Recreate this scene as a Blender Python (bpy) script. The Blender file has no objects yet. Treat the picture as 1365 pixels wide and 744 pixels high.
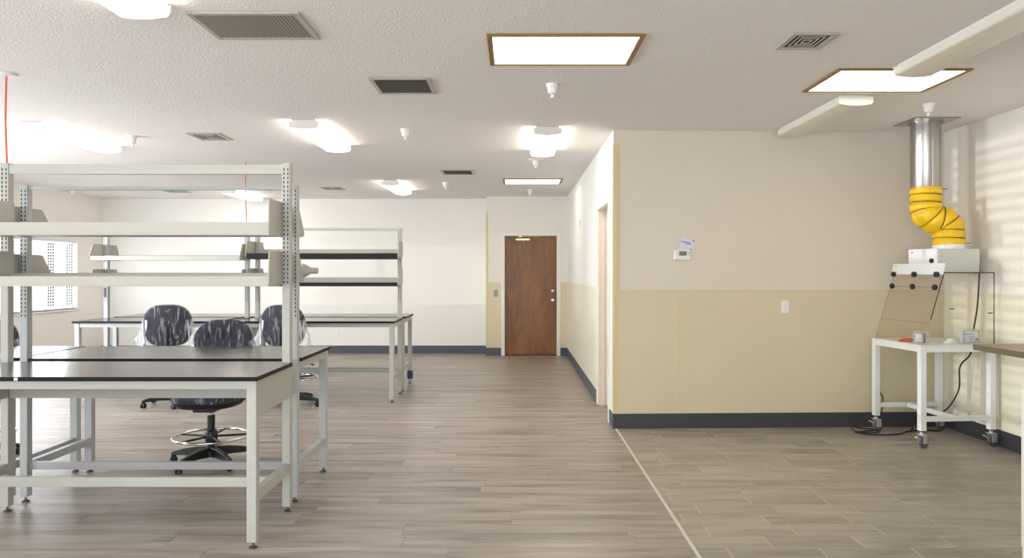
import bpy, bmesh, math, random
from mathutils import Vector, Matrix, noise
PI = math.pi
random.seed(7)
S = bpy.context.scene
COL = S.collection

# ---------------------------------------------------------------- camera, world, exposure
cam_d = bpy.data.cameras.new('camera')
cam = bpy.data.objects.new('camera', cam_d); COL.objects.link(cam)
cam.location = (0, 0, 1.41)
cam.rotation_euler = (PI/2, 0, 0)
cam_d.sensor_fit = 'HORIZONTAL'; cam_d.sensor_width = 36
cam_d.lens = 36*970/1365
cam_d.shift_x = -3.5/1365
cam_d.shift_y = -9/1365
cam_d.clip_start = 0.05
S.camera = cam
S.view_settings.view_transform = 'Standard'
S.view_settings.look = 'None'
S.view_settings.gamma = 1.0
S.view_settings.use_curve_mapping = False
S.view_settings.exposure = 0.32
S.cycles.transparent_max_bounces = 32

W = bpy.data.worlds.new('sky'); S.world = W; W.use_nodes = True
nt = W.node_tree
bg = nt.nodes['Background']
bg.inputs['Color'].default_value = (0.86, 0.93, 1.0, 1)
bg.inputs['Strength'].default_value = 1.6

def area(name, loc, rot, sx, sy, power, col=(1, 1, 1), spread=PI):
    l = bpy.data.lights.new(name, 'AREA'); l.shape = 'RECTANGLE'
    l.size = sx; l.size_y = sy; l.energy = power; l.color = col; l.spread = spread
    o = bpy.data.objects.new(name, l); COL.objects.link(o)
    o.location = loc; o.rotation_euler = rot
    return o
# left window daylight, plus two added fills: behind the camera and mid left wall
area('rear_fill', (-1.4, -2.44, 1.45), (PI/2+.22, 0, 0), 6.5, 2.0, 125, (0.98, 0.985, 1.0))  # added front fill, set at an unseen rear window
area('left_daylight_fill', (-7.12, 1.6, 1.4), (0, -PI/2, 0), 2.3, 2.5, 130, (0.90, 0.95, 1.0))
area('left_daylight_fill', (-7.12, 6.6, 1.4), (0, -PI/2+.12, .25), 1.2, 3.0, 230, (0.90, 0.95, 1.0))  # added fill inside the room, in front of the unseen window's blinds
area('left_daylight_fill', (-7.36, 10.96, 1.37), (0, -PI/2, 0), 1.1, 1.85, 48, (0.92, 0.96, 1.0))
sl = bpy.data.lights.new('low_sun', 'SUN'); sl.energy = 0.85; sl.angle = math.radians(0.3); sl.color = (1.0, 0.97, 0.91)
so = bpy.data.objects.new('low_sun', sl); COL.objects.link(so)
so.rotation_euler = Vector((0.945, 0.325, -0.001)).to_track_quat('-Z', 'Y').to_euler()

# ---------------------------------------------------------------- dimensions
H = 2.69                      # ceiling
XL, XR = -7.17, 3.93          # left and right wall
XC = 0.89                     # corridor wall
YB = -2.5                     # wall behind camera
YN0, YN1 = 6.56, 6.66         # partition wall facing the camera, slightly out of square
YF, YA = 12.66, 12.30         # far wall, alcove wall with door
XJ = -0.48
ANG = math.atan2(YN1-YN0, XR-XC)
def yn(x): return YN0 + (x-XC)*(YN1-YN0)/(XR-XC)

# ---------------------------------------------------------------- materials
def lin(c):
    return tuple(((v/255)/12.92 if v/255 <= 0.04045 else ((v/255+0.055)/1.055)**2.4) for v in c)
MATS = {}
def mat(name, rgb, rough=0.5, metal=0.0, bump=0.0, bscale=60, var=0.0, vscale=3, emit=None, estr=0, spec=0.5, coat=0):
    if name in MATS: return MATS[name]
    m = bpy.data.materials.new(name); m.use_nodes = True
    n = m.node_tree.nodes; l = m.node_tree.links
    b = n['Principled BSDF']
    c = lin(rgb)
    b.inputs['Base Color'].default_value = (*c, 1)
    b.inputs['Roughness'].default_value = rough
    b.inputs['Metallic'].default_value = metal
    b.inputs['Specular IOR Level'].default_value = spec
    b.inputs['Coat Weight'].default_value = coat
    tc = n.new('ShaderNodeTexCoord')
    if var > 0:
        t = n.new('ShaderNodeTexNoise'); t.inputs['Scale'].default_value = vscale; t.inputs['Detail'].default_value = 4
        l.new(tc.outputs['Object'], t.inputs['Vector'])
        r = n.new('ShaderNodeMapRange'); r.inputs['From Min'].default_value = .3; r.inputs['From Max'].default_value = .7
        r.inputs['To Min'].default_value = 1-var; r.inputs['To Max'].default_value = 1+var
        l.new(t.outputs['Fac'], r.inputs['Value'])
        mx = n.new('ShaderNodeVectorMath'); mx.operation = 'SCALE'
        mx.inputs[0].default_value = c
        l.new(r.outputs['Result'], mx.inputs['Scale'])
        l.new(mx.outputs['Vector'], b.inputs['Base Color'])
    if bump > 0:
        t = n.new('ShaderNodeTexNoise'); t.inputs['Scale'].default_value = bscale; t.inputs['Detail'].default_value = 3
        l.new(tc.outputs['Object'], t.inputs['Vector'])
        bp = n.new('ShaderNodeBump'); bp.inputs['Strength'].default_value = bump; bp.inputs['Distance'].default_value = 0.01
        l.new(t.outputs['Fac'], bp.inputs['Height']); l.new(bp.outputs['Normal'], b.inputs['Normal'])
    if emit is not None:
        b.inputs['Emission Color'].default_value = (*lin(emit), 1)
        b.inputs['Emission Strength'].default_value = estr
    MATS[name] = m
    return m

def grain_mat(name, dark, mid, light, rough, sx=0.9, sy=14, seamvar=0.10, spec=0.5):
    m = bpy.data.materials.new(name); m.use_nodes = True
    n = m.node_tree.nodes; l = m.node_tree.links; b = n['Principled BSDF']
    tc = n.new('ShaderNodeTexCoord'); oi = n.new('ShaderNodeObjectInfo')
    off = n.new('ShaderNodeVectorMath'); off.operation = 'SCALE'; off.inputs[0].default_value = (37, 91, 13)
    l.new(oi.outputs['Random'], off.inputs['Scale'])
    ad = n.new('ShaderNodeVectorMath'); l.new(tc.outputs['Object'], ad.inputs[0]); l.new(off.outputs['Vector'], ad.inputs[1])
    mp = n.new('ShaderNodeMapping'); mp.inputs['Scale'].default_value = (sx, sy, 1); l.new(ad.outputs['Vector'], mp.inputs['Vector'])
    t = n.new('ShaderNodeTexNoise'); t.inputs['Scale'].default_value = 1.6; t.inputs['Detail'].default_value = 7; t.inputs['Roughness'].default_value = .62; t.inputs['Distortion'].default_value = .5
    l.new(mp.outputs['Vector'], t.inputs['Vector'])
    mp2 = n.new('ShaderNodeMapping'); mp2.inputs['Scale'].default_value = (sx*3, sy*9, 1); l.new(ad.outputs['Vector'], mp2.inputs['Vector'])
    t2 = n.new('ShaderNodeTexNoise'); t2.inputs['Scale'].default_value = 2; t2.inputs['Detail'].default_value = 3
    l.new(mp2.outputs['Vector'], t2.inputs['Vector'])
    mixf = n.new('ShaderNodeMix'); mixf.inputs['Factor'].default_value = .28
    l.new(t.outputs['Fac'], mixf.inputs['A']); l.new(t2.outputs['Fac'], mixf.inputs['B'])
    r = n.new('ShaderNodeValToRGB'); e = r.color_ramp.elements
    e[0].position = .33; e[0].color = (*lin(dark), 1); e[1].position = .67; e[1].color = (*lin(light), 1)
    k = r.color_ramp.elements.new(.5); k.color = (*lin(mid), 1)
    l.new(mixf.outputs['Result'], r.inputs['Fac'])
    mr = n.new('ShaderNodeMapRange'); mr.inputs['To Min'].default_value = 1-seamvar; mr.inputs['To Max'].default_value = 1+seamvar
    l.new(oi.outputs['Random'], mr.inputs['Value'])
    sc = n.new('ShaderNodeVectorMath'); sc.operation = 'SCALE'; l.new(r.outputs['Color'], sc.inputs[0]); l.new(mr.outputs['Result'], sc.inputs['Scale'])
    l.new(sc.outputs['Vector'], b.inputs['Base Color'])
    rr = n.new('ShaderNodeMapRange'); rr.inputs['To Min'].default_value = rough-.06; rr.inputs['To Max'].default_value = rough+.1
    l.new(t2.outputs['Fac'], rr.inputs['Value']); l.new(rr.outputs['Result'], b.inputs['Roughness'])
    b.inputs['Specular IOR Level'].default_value = spec
    bp = n.new('ShaderNodeBump'); bp.inputs['Strength'].default_value = .08; bp.inputs['Distance'].default_value = .004
    l.new(mixf.outputs['Result'], bp.inputs['Height']); l.new(bp.outputs['Normal'], b.inputs['Normal'])
    MATS[name] = m
    return m

def clear_mat(name, tint, trans=0.8, rough=0.05, wrinkle=0.0, wscale=20):
    """thin clear sheet: mostly see-through, with a glossy skin"""
    m = bpy.data.materials.new(name); m.use_nodes = True
    n = m.node_tree.nodes; l = m.node_tree.links
    for x in list(n): n.remove(x)
    o = n.new('ShaderNodeOutputMaterial'); mix = n.new('ShaderNodeMixShader'); tr = n.new('ShaderNodeBsdfTransparent'); g = n.new('ShaderNodeBsdfPrincipled')
    tr.inputs['Color'].default_value = (*tint, 1)
    g.inputs['Base Color'].default_value = (.80, .82, .87, 1); g.inputs['Roughness'].default_value = rough
    mix.inputs[0].default_value = 1-trans
    if wrinkle:
        tc = n.new('ShaderNodeTexCoord'); mp = n.new('ShaderNodeMapping'); mp.inputs['Scale'].default_value = (1.6, 1.6, .22)
        l.new(tc.outputs['Object'], mp.inputs['Vector'])
        t = n.new('ShaderNodeTexNoise'); t.inputs['Scale'].default_value = wscale; t.inputs['Detail'].default_value = 4; t.inputs['Distortion'].default_value = 1.5
        l.new(mp.outputs['Vector'], t.inputs['Vector'])
        bp = n.new('ShaderNodeBump'); bp.inputs['Strength'].default_value = wrinkle; bp.inputs['Distance'].default_value = .03
        l.new(t.outputs['Fac'], bp.inputs['Height']); l.new(bp.outputs['Normal'], g.inputs['Normal'])
        r = n.new('ShaderNodeMapRange'); r.inputs['From Min'].default_value = .50; r.inputs['From Max'].default_value = .66  # noise also paints pale glints into the sheet's opacity
        r.inputs['To Min'].default_value = (1-trans)*.35; r.inputs['To Max'].default_value = min(1, (1-trans)*2.4)
        l.new(t.outputs['Fac'], r.inputs['Value']); l.new(r.outputs['Result'], mix.inputs[0])
    l.new(tr.outputs[0], mix.inputs[1]); l.new(g.outputs[0], mix.inputs[2]); l.new(mix.outputs[0], o.inputs['Surface'])
    MATS[name] = m
    return m

m_ceil = mat('ceiling_texture', (240, 236, 233), .95, bump=.45, bscale=85, var=.012, vscale=1.2)
m_wall = mat('wall_paint', (236, 231, 222), .8, bump=.12, bscale=90, var=.01)
m_wall_far = mat('far_wall_paint', (241, 239, 234), .8, bump=.1, bscale=90)
m_wall_left = mat('left_wall_paint', (252, 247, 239), .8, bump=.1, bscale=90)
m_wall_near = mat('near_wall_paint', (226, 217, 204), .7, bump=.18, bscale=26, var=.018, vscale=2.2)
m_wains = mat('wainscot_yellow', (220, 209, 179), .5, bump=.05, bscale=14, var=.02, vscale=2)
m_wains2 = mat('wainscot_cream', (236, 231, 212), .5, bump=.05, bscale=14, var=.02, vscale=2)
m_guard = mat('corner_guard_cream', (219, 206, 163), .4)
m_base = mat('rubber_base', (66, 67, 73), .45)
m_base_far = mat('rubber_base_grey', (82, 86, 96), .45)
m_trimw = mat('white_trim', (238, 235, 228), .45)
m_jamb = mat('jamb_paint', (222, 210, 196), .5)
m_plank = grain_mat('vinyl_plank', (111, 101, 91), (155, 145, 134), (186, 177, 167), .34, .6, 7, .028)
m_tile = grain_mat('wood_look_tile', (128, 118, 106), (163, 154, 142), (182, 174, 162), .32, .9, 6, .07)
m_grout = mat('pale_grout', (203, 196, 182), .8)
m_under = mat('plank_joint', (112, 99, 88), .8)
m_frame = mat('bench_enamel', (184, 184, 177), .35, var=.01, bump=.02, bscale=300)
m_frame_g = mat('bench_enamel_cool', (184, 187, 187), .35)
m_shelf = mat('shelf_enamel', (182, 180, 170), .38)
m_slot = mat('slot_dark', (20, 20, 22), .7)
m_top = mat('black_laminate', (74, 73, 73), .2, bump=.03, bscale=400, spec=.75)
m_topedge = mat('laminate_edge', (24, 24, 28), .45, spec=.15)
m_darklip = mat('dark_shelf_edge', (36, 33, 36), .5, spec=.2)
m_steel = mat('brushed_steel', (178, 176, 172), .28, 1.0, bump=.05, bscale=80)
m_zinc = mat('bright_zinc', (215, 215, 218), .3, .55)
m_chrome = mat('chrome', (225, 225, 228), .08, 1.0)
m_bolt = mat('zinc_foot', (120, 120, 122), .35, .9)
m_black = mat('black_plastic', (26, 26, 28), .4)
m_fabric = mat('navy_black_fabric', (28, 28, 44), .85, bump=.3, bscale=260)
m_rubber = mat('grey_rubber', (92, 94, 99), .6)
m_fix = mat('fixture_white', (236, 233, 226), .45)
m_lens_on = mat('lens_lit', (255, 250, 238), .5, emit=(255, 248, 238), estr=11.0)
m_lens_off = mat('lens_unlit', (232, 228, 216), .35)
m_panel_on = mat('panel_lit', (255, 252, 235), .5, emit=(255, 250, 226), estr=4.5)
m_gold = mat('brass_trim', (150, 118, 62), .45, .3)
m_vent = mat('vent_grey', (186, 182, 174), .5)
m_ventd = mat('vent_dark', (52, 46, 40), .8)
m_ventm = mat('vent_mesh', (104, 100, 96), .8)
m_sprk = mat('white_plastic', (240, 240, 240), .35)
m_wood = grain_mat('door_veneer', (86, 50, 15), (122, 75, 26), (144, 92, 40), .3, 4, .9, 0)
m_dark = mat('dark_gap', (28, 22, 18), .9)
m_brass = mat('satin_brass', (214, 190, 150), .25, .9)
m_orange = mat('orange_cord', (226, 92, 52), .5)
m_yellow = mat('yellow_hose', (246, 200, 16), .42, bump=.35, bscale=38, coat=.2)
m_coil = mat('hose_wire', (84, 72, 28), .4)
m_hoodw = mat('hood_white', (240, 242, 243), .3)
m_hoodg = mat('blower_grey', (206, 208, 202), .35)
m_smoke = clear_mat('smoked_acrylic', (.955, .935, .905), .975, .04)
m_clear = clear_mat('clear_acrylic', (.992, .99, .985), .99, .03)
m_box = clear_mat('clear_box', (.95, .96, .97), .80, .1)
m_acedge = mat('acrylic_edge', (58, 54, 50), .2)
m_wrap = clear_mat('plastic_wrap', (.93, .93, .96), .86, .07, 1.0, 17)
m_wraploose = clear_mat('loose_plastic', (.99, .99, 1), .60, .22, .8, 14)
m_lam = mat('brown_laminate', (146, 128, 108), .4, var=.06, vscale=6)
m_lamedge = mat('brown_laminate_edge', (104, 92, 76), .4)
m_grey = mat('grey_plate', (150, 148, 142), .4, .4)
m_paper = mat('paper', (226, 226, 238), .7)
m_ink = mat('ink_blue', (110, 110, 165), .7)
m_lcd = mat('lcd_grey', (118, 124, 104), .3)
m_red = mat('orange_red_plastic', (226, 92, 62), .4)
m_blue = mat('blue_cap', (30, 52, 88), .5)
m_blind = mat('blind_slat', (238, 240, 244), .5)
m_glass = clear_mat('window_glass', (.98, .99, 1), .93, .02)

# ---------------------------------------------------------------- mesh helpers
class MB:
    def __init__(s): s.bm = bmesh.new()
    def box(s, x0, x1, y0, y1, z0, z1):
        v = [s.bm.verts.new(p) for p in ((x0,y0,z0),(x1,y0,z0),(x1,y1,z0),(x0,y1,z0),(x0,y0,z1),(x1,y0,z1),(x1,y1,z1),(x0,y1,z1))]
        for f in ((0,3,2,1),(4,5,6,7),(0,1,5,4),(1,2,6,5),(2,3,7,6),(3,0,4,7)): s.bm.faces.new([v[i] for i in f])
        return s
    def obox(s, c, size, M=None):
        x, y, z = [k/2 for k in size]
        v = []
        for p in ((-x,-y,-z),(x,-y,-z),(x,y,-z),(-x,y,-z),(-x,-y,z),(x,-y,z),(x,y,z),(-x,y,z)):
            q = Vector(p)
            if M is not None: q = M @ q
            v.append(s.bm.verts.new(q+Vector(c)))
        for f in ((0,3,2,1),(4,5,6,7),(0,1,5,4),(1,2,6,5),(2,3,7,6),(3,0,4,7)): s.bm.faces.new([v[i] for i in f])
        return s
    def prism(s, pts, axis, a, b):
        """pts polygon in the plane across axis, extruded a..b; pts given (y,z) for x, (x,z) for y, (x,y) for z"""
        def P(p, t): return {'x': (t, p[0], p[1]), 'y': (p[0], t, p[1]), 'z': (p[0], p[1], t)}[axis]
        A = [s.bm.verts.new(P(p, a)) for p in pts]; B = [s.bm.verts.new(P(p, b)) for p in pts]
        s.bm.faces.new(A); s.bm.faces.new(B[::-1])
        n = len(pts)
        for i in range(n): s.bm.faces.new((A[i], B[i], B[(i+1) % n], A[(i+1) % n]))
        return s
    def lathe(s, prof, c=(0,0,0), seg=20, M=None):
        """prof: list of (r,z) from one end to the other, around z"""
        rings = []
        for r, z in prof:
            ring = []
            for k in range(seg):
                a = 2*PI*k/seg
                q = Vector((r*math.cos(a), r*math.sin(a), z))
                if M is not None: q = M @ q
                ring.append(s.bm.verts.new(q+Vector(c)))
            rings.append(ring)
        for a, b in zip(rings, rings[1:]):
            for k in range(seg): s.bm.faces.new((a[k], a[(k+1) % seg], b[(k+1) % seg], b[k]))
        s.bm.faces.new(rings[0][::-1]); s.bm.faces.new(rings[-1])
        return s
    def tube(s, pts, r, seg=10, closed=False):
        pts = [Vector(p) for p in pts]; n = len(pts); rings = []
        up = None
        for i, p in enumerate(pts):
            if closed: t = (pts[(i+1) % n]-pts[i-1]).normalized()
            else: t = (pts[min(i+1, n-1)]-pts[max(i-1, 0)]).normalized()
            if up is None:
                up = Vector((0,0,1)) if abs(t.z) < .9 else Vector((1,0,0))
            u = (up - t*up.dot(t)).normalized(); w = t.cross(u); up = u
            rr = r(i/(n-1)) if callable(r) else r
            rings.append([s.bm.verts.new(p+u*rr*math.cos(2*PI*k/seg)+w*rr*math.sin(2*PI*k/seg)) for k in range(seg)])
        R = list(zip(rings, rings[1:]))
        if closed: R.append((rings[-1], rings[0]))
        for a, b in R:
            for k in range(seg): s.bm.faces.new((a[k], a[(k+1) % seg], b[(k+1) % seg], b[k]))
        if not closed: s.bm.faces.new(rings[0][::-1]); s.bm.faces.new(rings[-1])
        return s
    def build(s, name, m, parent=None, bevel=0, smooth=False, seg=2):
        bmesh.ops.recalc_face_normals(s.bm, faces=s.bm.faces)
        me = bpy.data.meshes.new(name); s.bm.to_mesh(me); s.bm.free()
        for k in (m if isinstance(m, (list, tuple)) else [m]): me.materials.append(k)
        o = bpy.data.objects.new(name, me); COL.objects.link(o)
        if parent: o.parent = parent
        if bevel:
            b = o.modifiers.new('bevel', 'BEVEL'); b.width = bevel; b.segments = seg; b.limit_method = 'ANGLE'
        if smooth:
            me.shade_smooth()
            try: me.set_sharp_from_angle(angle=math.radians(38))
            except Exception: pass
        return o

def thing(name, label, cat, loc=(0,0,0), rz=0, group=None):
    o = bpy.data.objects.new(name, None); COL.objects.link(o); o.empty_display_size = .1
    o.location = loc; o.rotation_euler = (0, 0, rz)
    o['label'] = label; o['category'] = cat
    if group: o['group'] = group
    return o
def tag(o, label, cat, group=None):
    o['label'] = label; o['category'] = cat
    if group: o['group'] = group
    return o
def struct(o): o['kind'] = 'structure'; return o
KIDS = {}
def kids(o): return [c for c in bpy.data.objects if c.parent == o]
def copy_tree(o, parent=None):
    c = o.copy(); COL.objects.link(c); c.parent = parent
    for ch in kids(o): copy_tree(ch, c)
    return c
def smoothpath(P, n=8):
    P = [Vector(p) for p in P]; out = []
    for i in range(len(P)-1):
        a = P[max(i-1, 0)]; b = P[i]; c = P[i+1]; d = P[min(i+2, len(P)-1)]
        for k in range(n):
            t = k/n
            out.append(.5*((2*b)+(c-a)*t+(2*a-5*b+4*c-d)*t*t+(3*b-a-3*c+d)*t**3))
    out.append(P[-1]); return out

# ---------------------------------------------------------------- room shell
def wall_pieces(mb, axis, pos0, pos1, a0, a1, holes):
    """wall slab between pos0..pos1 across its axis, along a0..a1, with rectangular holes (a,b,z0,z1)"""
    def put(p, q, z0, z1):
        if q-p < 1e-6 or z1-z0 < 1e-6: return
        if axis == 'x': mb.box(pos0, pos1, p, q, z0, z1)
        else: mb.box(p, q, pos0, pos1, z0, z1)
    cur = a0
    for (p, q, z0, z1) in sorted(holes):
        put(cur, p, 0, H); put(p, q, 0, z0); put(p, q, z1, H); cur = q
    put(cur, a1, 0, H)

WIN1 = (10.0, 11.93, .81, 1.93)
WIN2 = (.3, 2.74, .10, 2.60)
FILL_WIN4 = (5.1, 8.2, .81, 1.95)
FILL_WIN3 = (-4.7, 1.9, .45, 2.45)
mb = MB(); wall_pieces(mb, 'x', XL-.14, XL, YB-.14, YF+.14, [WIN1, WIN2, FILL_WIN4]); struct(mb.build('wall_left', m_wall_left))
mb = MB(); wall_pieces(mb, 'y', YB-.14, YB, XL, XR+.14, [FILL_WIN3]); struct(mb.build('wall_rear', m_wall))
mb = MB().box(XR, XR+.14, YB, YN1+.14, 0, H); w_right = struct(mb.build('wall_right', m_wall))
mb = MB().box(XL, XJ, YF, YF+.14, 0, H); struct(mb.build('wall_far', m_wall_far))
D1 = (-.178, .722, 0, 2.035)
mb = MB(); wall_pieces(mb, 'y', YA, YA+.36, XJ, XC+.12, [D1]); wa = struct(mb.build('wall_alcove', m_wall))
D2 = (6.86, 7.75, 0, 2.07)
mb = MB(); wall_pieces(mb, 'x', XC, XC+.12, YN0+.012, YA, [D2]); wc = struct(mb.build('wall_corridor', m_wall_far))
mb = MB().prism([(XC+.0015, YN0), (XR, YN1), (XR, YN1+.12), (XC+.0015, YN0+.12)], 'z', 0, H); w_near = struct(mb.build('wall_near', m_wall_near))
mb = MB().box(XL-.14, XR+.14, YB-.14, YF+.14, H, H+.1); struct(mb.build('ceiling', m_ceil))

# floor slabs, planks and tiles
fl = MB().box(XL-.1, XR+.1, YB-.1, YF+.1, -.05, -.005).build('floor', m_under); struct(fl)
XS = .905
g = MB().box(XS, XR, YB, YN1, -.005, -.002).build('grout_bed', m_grout, fl)
def slab_mesh(name, w, d, m, gx, gy):
    b = MB()
    z0, z1, ch = -.006, 0, .0012
    x0, x1, y0, y1 = gx/2, w-gx/2, gy/2, d-gy/2
    v0 = [b.bm.verts.new(p) for p in ((x0,y0,z0),(x1,y0,z0),(x1,y1,z0),(x0,y1,z0))]
    v1 = [b.bm.verts.new(p) for p in ((x0,y0,z1-ch),(x1,y0,z1-ch),(x1,y1,z1-ch),(x0,y1,z1-ch))]
    v2 = [b.bm.verts.new(p) for p in ((x0+ch,y0+ch,z1),(x1-ch,y0+ch,z1),(x1-ch,y1-ch,z1),(x0+ch,y1-ch,z1))]
    b.bm.faces.new(v2)
    for a, c in ((v0, v1), (v1, v2)):
        for k in range(4): b.bm.faces.new((a[k], a[(k+1) % 4], c[(k+1) % 4], c[k]))
    bmesh.ops.recalc_face_normals(b.bm, faces=b.bm.faces)
    me = bpy.data.meshes.new(name); b.bm.to_mesh(me); b.bm.free(); me.materials.append(m)
    return me
def lay(name, x0, x1, y0, rows, pw, pl, m, gx, gy, offs):
    cache = {}
    for r in range(rows):
        y = y0+r*pw; x = x0-offs(r)
        while x < x1-1e-4:
            a = max(x, x0); b = min(x+pl, x1)
            if b-a > .004:
                k = round(b-a, 3)
                if k not in cache: cache[k] = slab_mesh(name, b-a, pw, m, gx, gy)
                o = bpy.data.objects.new(name, cache[k]); COL.objects.link(o); o.parent = fl; o.location = (a, y, 0)
            x += pl
rnd = random.Random(3)
po = [rnd.uniform(.1, 1.15) for _ in range(80)]
PW = .175
lay('plank', XL, XS, 3.2, 30, PW, 1.22, m_plank, .0008, .0008, lambda r: po[r])
lay('tile', XS+.018, XR, 3.2, 20, .175, .47, m_tile, .0065, .0022, lambda r: po[(r*7) % 80]*.4)
# floor beyond and behind: joined strips of the same boards
def strips(name, x0, x1, y0, y1, pw, pl, m, gap):
    b = MB(); r = 0; y = y0
    while y < y1-1e-3:
        q = min(y+pw, y1); x = x0-po[(r*3) % 80]*pl/1.22
        while x < x1:
            a, c = max(x, x0), min(x+pl, x1)
            if c-a > .02: b.box(a+gap, c-gap, y+gap, q-gap, -.006, 0)
            x += pl
        y += pw; r += 1
    o = b.build(name, m, fl); o['kind'] = 'stuff'; return o
m_plank2 = m_plank
strips('far_planks', XL, XC, 3.2+30*PW, YF, PW, 1.22, m_plank2, .0004)
strips('rear_planks', XL, XS, YB, 3.2, PW, 1.22, m_plank2, .0004)
strips('rear_tiles', XS+.018, XR, YB, 3.2, .175, .47, m_tile, .0015)
MB().box(XC, XR, 3.2+20*.175, 6.8, -.006, -.0035).build('floor_patch', m_tile, fl)
MB().box(XS, XC+.13, 6.80, 7.80, -.006, -.0005).build('doorway_board', m_plank, fl)
struct(MB().box(XS, XS+.018, YB, YN0, -.004, .003).build('trim_1', mat('strip_white', (216, 212, 202), .4)))

# baseboards
BH = .135
def bboard(name, pts, m):
    """pts: plan quad"""
    return struct(MB().prism(pts, 'z', 0, BH).build(name, m, bevel=.002))
t = .008
bboard('baseboard_near', [(XC, YN0-t), (XR-.001, YN1-t), (XR-.001, YN1-.0005), (XC, YN0-.0005)], m_base)
bboard('baseboard_right', [(XR-t, YB), (XR-.0005, YB), (XR-.0005, YN1-t), (XR-t, YN1-t)], m_base)
bboard('baseboard_far', [(XL, YF-t), (XJ, YF-t), (XJ, YF-.0005), (XL, YF-.0005)], m_base_far)
bboard('baseboard_left', [(XL+.0005, YB), (XL+t, YB), (XL+t, YF-t), (XL+.0005, YF-t)], m_base_far)
bboard('baseboard_alcove', [(XJ, YA-t), (D1[0]-.05, YA-t), (D1[0]-.05, YA-.0005), (XJ, YA-.0005)], m_base_far)
bboard('baseboard_alcove', [(D1[1]+.05, YA-t), (XC, YA-t), (XC, YA-.0005), (D1[1]+.05, YA-.0005)], m_base_far)
bboard('baseboard_corridor', [(XC-t, D2[1]+.06), (XC-.0005, D2[1]+.06), (XC-.0005, YA-t), (XC-t, YA-t)], m_base_far)
bboard('baseboard_corridor', [(XC-t, YN0-t), (XC-.0005, YN0-t), (XC-.0005, D2[0]-.07), (XC-t, D2[0]-.07)], m_base_far)

# wainscot sheets (parts of their walls)
WH = 1.24
def nearq(x0, x1, d0, d1): return [(x0, yn(x0)-d0), (x1, yn(x1)-d0), (x1, yn(x1)-d1), (x0, yn(x0)-d1)]
MB().prism(nearq(XC+.045, 1.478, .005, -.001), 'z', BH, WH).build('wainscot_panel', m_wains, w_near)
MB().prism(nearq(1.484, XR-.006, .005, -.001), 'z', BH, WH).build('wainscot_panel', m_wains, w_near)
MB().prism(nearq(1.478, 1.484, .008, -.001), 'z', BH, WH).build('joint_strip', m_guard, w_near)
MB().prism(nearq(XC+.045, XR-.006, .009, -.001), 'z', WH, WH+.007).build('cap_strip', m_guard, w_near)
MB().box(XR-.005, XR+.001, YB, YN1-.006, BH, WH).build('wainscot_panel', m_wains2, w_right)
MB().box(XC-.005, XC+.001, D2[1]+.065, YA, BH, WH).build('wainscot_panel', m_wains2, wc)
MB().box(XC-.008, XC+.001, D2[1]+.065, YA, WH, WH+.006).build('cap_strip', m_wains2, wc)
MB().box(XJ+.03, D1[0]-.052, YA-.004, YA+.001, BH, WH).build('wainscot_panel', m_wains, wa)
MB().box(D1[1]+.052, XC-.006, YA-.004, YA+.001, BH, WH).build('wainscot_panel', m_wains, wa)
# corner guards
a = MB().prism(nearq(XC-.003, XC+.05, .006, .001), 'z', BH, 2.56); a.prism(nearq(XC+.026, XC+.03, .009, .005), 'z', BH, 2.56)
a.box(XC-.004, XC-.0005, YN0-.004, YN0+.05, BH, 2.56)
struct(a.build('trim_2', m_guard))
a = MB().box(XJ-.002, XJ+.03, YA-.005, YA-.0005, BH, 2.42); a.box(XJ-.005, XJ-.0005, YA-.005, YA+.04, BH, 2.42)
struct(a.build('trim_3', m_guard))

# door 1 (brown slab door)
dr = struct(MB().box(D1[0]+.012, D1[1]-.012, YA+.045, YA+.09, .012, D1[3]-.012).build('door_1', m_wood, bevel=.002))
fr = MB()
for x0, x1 in ((D1[0]-.05, D1[0]+.01), (D1[1]-.01, D1[1]+.05)): fr.box(x0, x1, YA-.012, YA+.02, 0, D1[3]+.05)
fr.box(D1[0]+.01, D1[1]-.01, YA-.012, YA+.02, D1[3]-.01, D1[3]+.05)
fr.box(D1[0]-.0, D1[0]+.01, YA+.02, YA+.12, 0, D1[3]); fr.box(D1[1]-.01, D1[1], YA+.02, YA+.12, 0, D1[3]); fr.box(D1[0]+.01, D1[1]-.01, YA+.02, YA+.12, D1[3]-.01, D1[3])
fr.build('door_frame', m_trimw, dr, bevel=.003)
MB().box(D1[0], D1[1], YA+.1, YA+.12, 0, D1[3]).build('backing', m_dark, dr)
MB().box(D1[0]+.01, D1[1]-.01, YA+.03, YA+.1, 0, .011).build('threshold', m_dark, dr)
RX = Matrix.Rotation(PI/2, 3, 'X')
MB().lathe([(.033,0),(.033,.006),(.028,.012),(.026,.02),(.012,.024)], (D1[1]-.075, YA+.045, 1.093), 20, RX).build('deadbolt', m_brass, dr, smooth=True)
MB().lathe([(.034,0),(.034,.005),(.014,.01),(.013,.03),(.026,.037),(.031,.05),(.026,.062),(.010,.068)], (D1[1]-.075, YA+.045, .935), 20, RX).build('door_knob', m_chrome, dr, smooth=True)
dc = MB().box(.02, .26, YA-.015, YA+.044, 1.945, 1.985).build('door_closer', m_brass, dr, bevel=.006)
c = MB(); c.tube([(.13, YA-.02, 1.99), (.10, YA-.05, 2.012)], .009, 8); c.tube([(.08, YA-.05, 2.014), (.42, YA-.045, 2.006)], .009, 8); c.box(.07, .12, YA-.06, YA-.02, 2.005, 2.02)
c.tube([(.15, YA-.0, 1.945), (.15, YA-.0, 1.93)], .012, 8)
c.build('closer_arm', m_brass, dc)

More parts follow.
